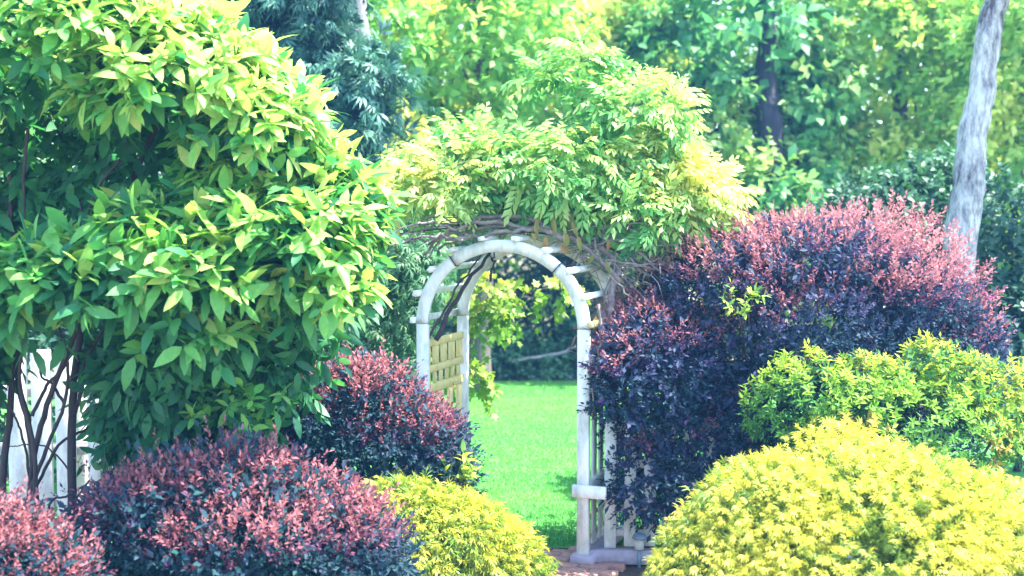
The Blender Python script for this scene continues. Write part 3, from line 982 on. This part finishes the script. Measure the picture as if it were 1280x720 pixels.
red_shrub('red_tipped_shrub', 'bright coral red shrub cut off by the bottom left corner',
          [lobe(0, 751, 6.2, 118, 100, 0.5), lobe(-30, 706, 6.2, 90, 80, 0.45), lobe(60, 736, 6.2, 62, 62, 0.35)],
          M_RED, 4500, 104, 0.030, 0.62, GR, 6)


def gold_conifer(name, label, lobes, n, seed, size, group, gold=0.0):
    rng = np.random.default_rng(seed)
    c = np.mean([l[0] for l in lobes], axis=0)
    t = thing(name, label, 'shrub', bare(c), group)
    P, O, dp = sample(rng, lobes, n, (0, 0.16), 0.09, 5.0, seed, below=-0.5, keep=0.92, back=0.3, thr=0.85, gapf=9)
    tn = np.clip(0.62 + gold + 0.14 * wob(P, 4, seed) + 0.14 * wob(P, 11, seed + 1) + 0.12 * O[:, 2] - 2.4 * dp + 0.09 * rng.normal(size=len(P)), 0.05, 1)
    a = shoots(rng, P, O, size * 1.6, 4, size, up=0.35, jit=0.5, droop=0.25, spread=0.7, t0=0.2, tint=tn, tsd=0.06, flat=0.5)
    q = np.flatnonzero((rng.random(len(P)) < 0.015) & (O[:, 2] > 0))
    a = cat(a, shoots(rng, P[q], O[q], size * 2.6, 5, size, up=0.7, jit=0.4, droop=0.2, spread=0.6, t0=0.3, tint=np.clip(tn[q] + 0.1, 0, 1), tsd=0.06))
    P, O, dp = sample(rng, lobes, n // 2, (0.14, 0.42), 0.085, 4.5, seed, below=-0.9, keep=0.75, back=0.3)
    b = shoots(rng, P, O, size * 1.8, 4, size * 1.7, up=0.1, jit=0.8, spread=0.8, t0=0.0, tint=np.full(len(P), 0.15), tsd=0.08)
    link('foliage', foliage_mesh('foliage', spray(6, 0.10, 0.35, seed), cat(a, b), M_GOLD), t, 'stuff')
    for k in range(8):
        l = lobes[k % len(lobes)]
        tip = l[0] + l[1] * nrm(rng.normal(size=3) * np.array([1, 0.6, 0.5])) * 0.6
        tip[2] = max(tip[2], 0.3)
        mb = MB()
        stems_fan(mb, rng, bare(c), [tip], 0.022, 0.007, 0.03)
        mb.build('stem', M_BARK, t, smooth=True)
    return t


GG = 'golden feathery conifer bushes'
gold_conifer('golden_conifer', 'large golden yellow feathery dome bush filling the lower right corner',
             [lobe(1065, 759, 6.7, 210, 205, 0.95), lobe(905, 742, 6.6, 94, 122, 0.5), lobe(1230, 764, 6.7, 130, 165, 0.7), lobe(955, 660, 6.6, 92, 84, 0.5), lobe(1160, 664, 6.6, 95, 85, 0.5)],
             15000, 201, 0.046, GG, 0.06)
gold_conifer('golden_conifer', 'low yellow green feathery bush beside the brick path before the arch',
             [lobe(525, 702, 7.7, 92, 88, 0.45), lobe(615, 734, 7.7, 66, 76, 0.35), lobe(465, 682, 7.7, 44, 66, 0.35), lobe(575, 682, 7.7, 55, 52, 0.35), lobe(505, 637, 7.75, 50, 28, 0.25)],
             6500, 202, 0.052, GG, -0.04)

# lime shrub with rosettes
rng = np.random.default_rng(61)
LL = [lobe(1150, 540, 8.3, 150, 85, 0.55), lobe(1030, 500, 8.3, 62, 50, 0.4), lobe(1165, 455, 8.3, 32, 26, 0.25), lobe(1245, 510, 8.3, 66, 55, 0.4), lobe(980, 520, 8.35, 40, 50, 0.3), lobe(1100, 480, 8.3, 60, 30, 0.35), lobe(1200, 480, 8.3, 50, 34, 0.35)]
t = thing('lime_shrub', 'lime green shrub with leaf rosettes between the purple bush and the golden bush', 'shrub', bare(at(1140, 540, 8.3)))
P, O, dp = sample(rng, LL, 2500, (0, 0.18), 0.28, 5.5, 62, below=-0.5, keep=0.9, back=0.3, thr=0.5, gapf=6)
rust = (wob(P, 4.0, 66) > 0.62)
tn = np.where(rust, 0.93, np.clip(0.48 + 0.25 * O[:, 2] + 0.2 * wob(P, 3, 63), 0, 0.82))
a = shoots(rng, P, O, 0.07, 10, 0.052, up=0.8, jit=0.3, spread=1.05, t0=0.35, tint=tn, tsd=0.05, flat=0.3)
P, O, dp = sample(rng, LL, 1300, (0.15, 0.45), 0.15, 5.0, 62, below=-0.7, keep=0.75, back=0.3)
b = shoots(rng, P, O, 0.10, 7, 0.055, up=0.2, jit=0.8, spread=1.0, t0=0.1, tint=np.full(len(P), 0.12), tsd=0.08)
link('foliage', foliage_mesh('foliage', leaf_mid(0.36, 0.1, 0.2), cat(a, b), M_LIME), t, 'stuff')
for k in range(8):
    l = LL[k % len(LL)]
    mb = MB()
    stems_fan(mb, rng, bare(at(1140, 540, 8.3)), [l[0] + rng.normal(size=3) * 0.1], 0.02, 0.006, 0.03)
    mb.build('stem', M_BARK, t, smooth=True)

# sprig with yellow leaves beside the left post
rng = np.random.default_rng(64)
c = at(572, 640, 8.2)
t = thing('young_shrub', 'small sprig of yellow green leaves between the red tipped shrub and the lawn', 'shrub', bare(c))
P = np.array([at(rng.uniform(556, 584), rng.uniform(580, 620), 8.2 + rng.normal() * 0.08) for _ in range(12)])
lf = shoots(rng, P, np.tile([0, -0.2, 0.8], (12, 1)), 0.07, 6, 0.085, up=0.4, jit=0.5, spread=1.0, t0=0.2, tint=np.full(12, 0.6), tsd=0.2)
leaf_parts([leaf_big(0.4), leaf_big(0.34, 0.15, 0.1)], lf, range(len(lf[0])), M_MAPLE, t)
mb = MB()
stems_fan(mb, rng, bare(c), P[:8], 0.008, 0.003, 0.015, 5, 6)
mb.build('stems', M_BARK, t, 'stuff')

rng = np.random.default_rng(65)
c = at(930, 560, 9.3)
t = thing('climbing_shoot', 'yellow green shoots poking out of a gap in the face of the purple shrub', 'plant', bare(c))
P = np.array([at(rng.uniform(905, 955), rng.uniform(366, 398), 8.62 + rng.normal() * 0.05) for _ in range(16)])
lf = shoots(rng, P, np.tile([0, -0.4, 0.6], (16, 1)), 0.07, 6, 0.06, up=0.4, jit=0.6, spread=1.0, t0=0.2, tint=np.full(16, 0.5), tsd=0.2)
leaf_parts([leaf_big(0.36), leaf_big(0.3, 0.15, 0.1)], lf, range(len(lf[0])), M_MAPLE, t)
mb = MB()
stems_fan(mb, rng, at(930, 470, 9.3), P[:9], 0.007, 0.003, 0.02, 5, 7)
mb.build('stems', M_BARK, t, 'stuff')

# garden light beside the right pickets
gl = thing('path_light', 'small blue grey domed garden light beside the white pickets of the arch', 'garden light', bare(at(799, 690, 8.75)))
c = at(799, 690, 8.75)
zt = at(799, 670, 8.75)[2]
th = np.linspace(0, 2 * math.pi, 17)[:-1]


def lathe(prof, cx, cy, n=16):
    V, T = [], []
    for r, z in prof:
        for a in np.linspace(0, 2 * math.pi, n, endpoint=False):
            V.append((cx + r * math.cos(a), cy + r * math.sin(a), z))
    for i in range(len(prof) - 1):
        for j in range(n):
            p, q = i * n + j, i * n + (j + 1) % n
            T += [(p, q, q + n), (p, q + n, p + n)]
    return MB().add(V, T)


lathe([(0.001, zt + 0.026), (0.026, zt + 0.020), (0.046, zt + 0.006), (0.053, zt - 0.012), (0.050, zt - 0.018), (0.03, zt - 0.016), (0.001, zt - 0.016)], c[0], c[1]).build('cap', M_BLUEGREY, gl, smooth=True)
lathe([(0.001, zt - 0.018), (0.030, zt - 0.018), (0.034, zt - 0.09), (0.028, zt - 0.095), (0.001, zt - 0.095)], c[0], c[1]).build('lantern', M_CAP, gl, smooth=True)
lathe([(0.001, zt - 0.0955), (0.012, zt - 0.0955), (0.012, -0.02), (0.001, -0.02)], c[0], c[1]).build('stake', M_BLUEGREY, gl, smooth=True)


# ------------------------------------------------------------------ trees behind
def tree(name, label, catg, lobes, mat, n, seed, size, tpl, trunk=None, tr=0.12, bark=M_BARK, group=None, tint=0.45, tz=0.2, tn_f=1.2, tn_a=0.25, L=0.3, K=7, parts=0, thr=0.6, gapf=2.2,
         spread=0.9, up=0.2, droop=0.15, jit=0.5, inner=True, limbs=6, extra_tint=None):
    rng = np.random.default_rng(seed)
    if trunk is None:
        c = np.mean([l[0] for l in lobes], axis=0)
        trunk = [bare(c), c]
    trunk = np.asarray(trunk, float)
    t = thing(name, label, catg, bare(trunk[0]), group)
    P, O, dp = sample(rng, lobes, n, (0, 0.35), 0.16, 1.5, seed, below=-0.85, keep=0.85, back=0.4, thr=thr, gapf=gapf)
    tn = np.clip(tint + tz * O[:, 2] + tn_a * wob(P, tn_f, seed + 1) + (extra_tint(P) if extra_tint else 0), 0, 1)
    lf = shoots(rng, P, O, L, K, size, up=up, jit=jit, droop=droop, spread=spread, t0=0.1, tint=tn, tsd=0.1, flat=0.55)
    if inner:
        P, O, dp = sample(rng, lobes, n // 3, (0.3, 0.6), 0.12, 1.5, seed, below=-0.9, keep=0.7, back=0.4)
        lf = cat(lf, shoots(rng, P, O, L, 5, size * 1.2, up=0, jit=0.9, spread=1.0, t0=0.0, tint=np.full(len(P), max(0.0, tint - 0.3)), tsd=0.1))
    if parts:
        idx = pick_visible(lf, 12, parts)
        leaf_parts([tpl], lf, idx, mat, t)
        rest = np.setdiff1d(np.arange(len(lf[0])), idx)
        lf = tuple(a[rest] for a in lf)
    link('crown', foliage_mesh('crown', tpl, lf, mat), t, 'stuff')
    m = 14
    tc = curve(trunk, m, rng, 0.01)
    m2 = 44
    tc2 = curve(tc, m2, rng, 0.006)
    MB().tube(tc2, np.linspace(tr, tr * 0.6, m2) * (1 + 0.06 * wob(tc2, 5.0, seed)), 16, 0.035, rng).build('trunk', bark, t, smooth=True)
    for k in range(limbs):
        l = lobes[k % len(lobes)]
        a = tc[int(m * rng.uniform(0.45, 0.9))]
        b = l[0] + l[1] * nrm(rng.normal(size=3)) * 0.6
        MB().tube(curve([a, (a + b) / 2 + rng.normal(size=3) * 0.12 + Z * 0.1, b], 9, rng, 0.015), np.linspace(tr * 0.32, tr * 0.08, 9), 6).build('branch', bark, t, smooth=True)
    return t


GW = 'trees of the wood behind the lawn'
# yellow-leaved sapling seen through the arch
tree('young_tree', 'yellow green young tree whose leaves hang in the arch opening above the lawn', 'tree',
     [lobe(610, 394, 11.2, 22, 34, 0.3), lobe(694, 364, 11.2, 26, 10, 0.25), lobe(590, 480, 10.8, 16, 26, 0.2), lobe(610, 366, 11.2, 28, 20, 0.3)], M_MAPLE, 260, 301, 0.08, leaf_lobed(),
     [bare(at(560, 500, 11.4)), at(566, 430, 11.3), at(590, 380, 11.3)], 0.035, M_BARK, None, 0.6, 0.15, 2.5, 0.25, 0.16, 6, 300, 0.9, 4, inner=False, limbs=5, droop=0.5)
# feathery pale shrub left of the arch
tree('feathery_conifer', 'soft blue green feathery evergreen between the left shrub and the arch', 'tree',
     [lobe(455, 400, 10.8, 58, 110, 0.5), lobe(500, 330, 10.8, 40, 60, 0.4), lobe(470, 280, 11, 50, 60, 0.4)], M_MINT, 1500, 302, 0.10, spray(5, 0.14, 0.5, 4), None, 0.06, M_BARK, None, 0.45, 0.2, 2, 0.25, 0.25, 6, 0, 0.9, 4, droop=0.5)
# dark spruce
tree('spruce_tree', 'dark blue green spruce behind the top of the broad leaved shrub', 'tree',
     [lobe(245, 20, 13, 75, 50, 0.6), lobe(330, 15, 13, 80, 50, 0.6), lobe(430, 108, 13, 58, 34, 0.5), lobe(395, 150, 13, 50, 36, 0.5), lobe(360, 60, 13.3, 60, 60, 0.6), lobe(300, -60, 13, 140, 50, 0.9), lobe(440, 170, 13.2, 34, 40, 0.4), lobe(330, 160, 13.4, 80, 90, 0.6), lobe(300, 330, 13.4, 140, 140, 0.8)],
     M_SPRUCE, 2600, 303, 0.17, spray(7, 0.13, 0.25, 6), [bare(at(320, 300, 13.6)), at(320, 200, 13.6), at(320, -80, 13.6)], 0.16, M_DARKBARK, None, 0.45, 0.4, 2, 0.25, 0.4, 6, 0, 0.55, 3, droop=0.2, spread=0.7, up=-0.05)
# oak with a dark trunk
tree('oak_tree', 'blue green oak with a dark trunk, above the purple shrub', 'tree',
     [lobe(840, 90, 19.2, 85, 70, 1.0), lobe(930, 40, 19.2, 110, 75, 1.1), lobe(880, 190, 19.0, 70, 55, 0.7), lobe(1010, 120, 19.3, 60, 60, 0.7), lobe(980, 220, 19.2, 70, 40, 0.6), lobe(890, 120, 19.0, 50, 50, 0.6), lobe(965, 262, 18.2, 46, 46, 0.35), lobe(950, 30, 18.2, 60, 50, 0.35), lobe(1060, 200, 19.4, 60, 50, 0.6)],
     M_OAK, 1700, 304, 0.185, leaf_mid(0.62, 0.1, 0.25), [bare(at(966, 300, 18.7)), at(962, 180, 18.7), at(958, 105, 18.8), at(955, -60, 18.9)], 0.22, M_DARKBARK, None, 0.55, 0.3, 2, 0.4, 0.36, 7, 300, 0.15, 2.4)
# leaning pale trunk on the right
rngb = np.random.default_rng(9)
bt = [bare(at(1192, 330, 11.5)) + np.array([-0.22, 0, 0]), at(1200, 318, 11.5), at(1212, 200, 11.5), at(1228, 100, 11.5), at(1250, -30, 11.5), at(1262, -120, 11.5)]
tree('leaning_tree', 'leaning tree with pale silvery grey trunk at the right edge', 'tree',
     [lobe(1310, -150, 11.6, 120, 62, 0.9), lobe(1200, -150, 11.6, 80, 45, 0.7), lobe(1380, -110, 11.6, 80, 70, 0.8)], M_WOOD, 1500, 305, 0.12, leaf_mid(0.55), bt, 0.158, M_BIRCH, None, 0.35, 0.2, 2, 0.2, 0.3, 7, 0, 0.6, 2.2, limbs=0)  # unseen crown set sunward and thickened to shade the upper trunk


def yel(P):
    return 0.25 * (wob(P, 0.9, 77) > 0.35)


specs = [
    ('tall yellow green woodland tree behind the vine on the arch', [lobe(570, 70, 17, 110, 110, 1.2), lobe(640, 30, 17.3, 90, 80, 1.0), lobe(560, 190, 17, 90, 70, 1.0), lobe(500, 130, 16.8, 60, 90, 0.8)], (600, 0.16), 0.52, M_BARK),
    ('bright green woodland tree with a grey trunk above the spruce', [lobe(480, 40, 16, 60, 70, 0.8), lobe(400, 30, 16.2, 60, 70, 0.8), lobe(480, 240, 16, 60, 90, 0.8), lobe(420, 230, 16.2, 80, 80, 0.9)], (455, 0.15), 0.42, M_GREYBARK),
    ('olive green woodland tree in the gap between vine and oak', [lobe(720, 20, 20.0, 100, 70, 1.2), lobe(780, 60, 20.2, 80, 90, 1.0), lobe(690, 110, 20.0, 90, 70, 1.0), lobe(640, 220, 20.0, 120, 70, 1.0)], (718, 0.15), 0.48, M_BARK),
    ('yellow leaved woodland tree between the oak and the leaning trunk', [lobe(1090, 60, 19.5, 80, 90, 1.0), lobe(1140, 130, 19.5, 70, 70, 0.9), lobe(1060, 20, 19.8, 90, 70, 1.0), lobe(1120, 200, 19.5, 75, 55, 0.8), lobe(1160, 20, 19.8, 80, 80, 0.9)], (1120, 0.14), 0.62, M_BARK),
    ('yellow green woodland tree behind the leaning trunk at far right', [lobe(1250, 100, 18.7, 80, 120, 1.0), lobe(1290, 30, 18.7, 80, 90, 1.0), lobe(1240, 220, 18.5, 90, 80, 0.9), lobe(1310, 200, 18.5, 70, 100, 0.9)], (1275, 0.15), 0.55, M_BARK),
]
for k, (lab, lb, (tpx, trr), tint, bark) in enumerate(specs):
    Yc = lb[0][0][1]
    tree('woodland_tree', lab, 'tree', lb, M_WOOD, 2300, 320 + k, 0.15, leaf_mid(0.55, 0.1, 0.2), [bare(at(tpx, 300, Yc + 0.3)), at(tpx + 6, 150, Yc + 0.3), at(tpx - 8, -60, Yc + 0.4)], trr, bark, GW, tint + 0.2, 0.2, 1.6, 0.42, 0.3, 7, 0, 0.35, 2.2, extra_tint=yel)
# grey trunk in front of the leaves, above the spruce
rng = np.random.default_rng(70)
gt = thing('bare_trunk_tree', 'straight grey trunk rising behind the spruce near the top edge', 'tree', bare(at(462, 300, 14.2)))
MB().tube(curve([bare(at(464, 300, 14.2)), at(461, 150, 14.2), at(445, 20, 14.2), at(440, -130, 14.2)], 16, rng, 0.008), np.linspace(0.14, 0.11, 16), 12, 0.04, rng).build('trunk', M_GREYBARK, gt, smooth=True)

# understorey
under = [
    ('dark evergreen undergrowth right of the leaning trunk', 'dark_shrub', [lobe(1270, 340, 12.2, 60, 110, 0.6), lobe(1250, 430, 11.8, 60, 70, 0.5), lobe(1310, 420, 12, 60, 100, 0.6)], M_DARKSH, 0.45),
    ('blue green bush between the purple shrub and the leaning trunk', 'green_shrub', [lobe(1140, 281, 13.4, 55, 60, 0.6), lobe(1090, 276, 13.4, 50, 50, 0.6), lobe(1175, 256, 13.8, 50, 60, 0.6)], M_DARKSH, 0.6),
    ('dark green bush at the far end of the lawn, left in the arch', 'dark_shrub', [lobe(600, 440, 19.2, 60, 34, 0.8), lobe(560, 400, 19.4, 60, 60, 0.8)], M_DARKSH, 0.55),
    ('low green bush at the far end of the lawn, right in the arch', 'dark_shrub', [lobe(700, 462, 19.2, 70, 22, 0.7), lobe(760, 430, 19.4, 50, 50, 0.7)], M_DARKSH, 0.75),
    ('shadowed evergreen filling the gap above the lawn in the arch', 'dark_shrub', [lobe(690, 400, 20.0, 70, 60, 0.8), lobe(690, 380, 20.6, 90, 70, 0.8), lobe(640, 330, 20.4, 90, 60, 0.8), lobe(750, 330, 20.4, 70, 70, 0.8)], M_DARKSH, 0.08),  # very dark leaf tint puts the shade of the gap into the colour
    ('green bush behind the white fence at left', 'green_shrub', [lobe(60, 480, 11, 120, 140, 0.7), lobe(240, 470, 11, 120, 140, 0.7), lobe(380, 430, 11.2, 70, 130, 0.6), lobe(150, 330, 11.5, 240, 110, 0.8)], M_DARKSH, 0.4),
]
for k, (lab, nm, lb, mat, tint) in enumerate(under):
    tree(nm, lab, 'shrub', lb, mat, 1900, 350 + k, 0.10, leaf_mid(0.5, 0.1, 0.2), None, 0.04, M_DARKBARK, None, tint, 0.25, 2, 0.2, 0.22, 6, 0, 0.9, 3, limbs=4)
# fallen branch at the far end of the lawn
rng = np.random.default_rng(71)
fb = MB().tube(curve([at(640, 452, 18.4), at(672, 446, 18.5), at(700, 442, 18.6), at(722, 432, 18.7)], 10, rng, 0.01), np.linspace(0.02, 0.035, 10), 6).build('fallen_branch', M_GREYBARK, None, smooth=True)
fb['label'] = 'thin pale branch lying across the shade at the far end of the lawn'
fb['category'] = 'branch'

# far wood
rng = np.random.default_rng(80)
n = 42000
P = np.stack([rng.uniform(-15, 15, n), rng.uniform(22, 27, n), 9.5 * rng.random(n) ** 0.9 + 0.05], 1)
keepm = wob(P, 1.0, 81) < 0.75
P = P[keepm]
O = np.tile([0, -0.8, 0.4], (len(P), 1))
tn = np.clip(0.65 + 0.42 * wob(P, 1.1, 82) + 0.06 * (P[:, 2] - 4) + yel(P), 0, 1)
fw = shoots(rng, P, O, 0.35, 6, 0.16, up=0.2, jit=0.8, spread=0.9, tint=tn, tsd=0.1, flat=0.5)
o = link('far_wood', foliage_mesh('far_wood', leaf_rhomb(0.6, 0.1), fw, M_WOOD), None, 'stuff')
o['label'] = 'mass of yellow green woodland foliage filling the background'
o['category'] = 'wood'

# ------------------------------------------------------------------ haze
HAZE_LIFT = 0.0019  # thin blue volume added to lift and tint the shadows
m, nt, out = new_mat('shadow_lift_air')
pv = nt.nodes.new('ShaderNodeVolumePrincipled')
pv.inputs['Color'].default_value = (0.16, 0.48, 1.0, 1)
pv.inputs['Density'].default_value = HAZE_LIFT
pv.inputs['Anisotropy'].default_value = 0.2
nt.links.new(pv.outputs[0], out.inputs['Volume'])
MB().box((0, 14.5, 5.5), np.eye(3), (19, 17.5, 6.6)).build('shadow_lift_haze', m, None, 'stuff')
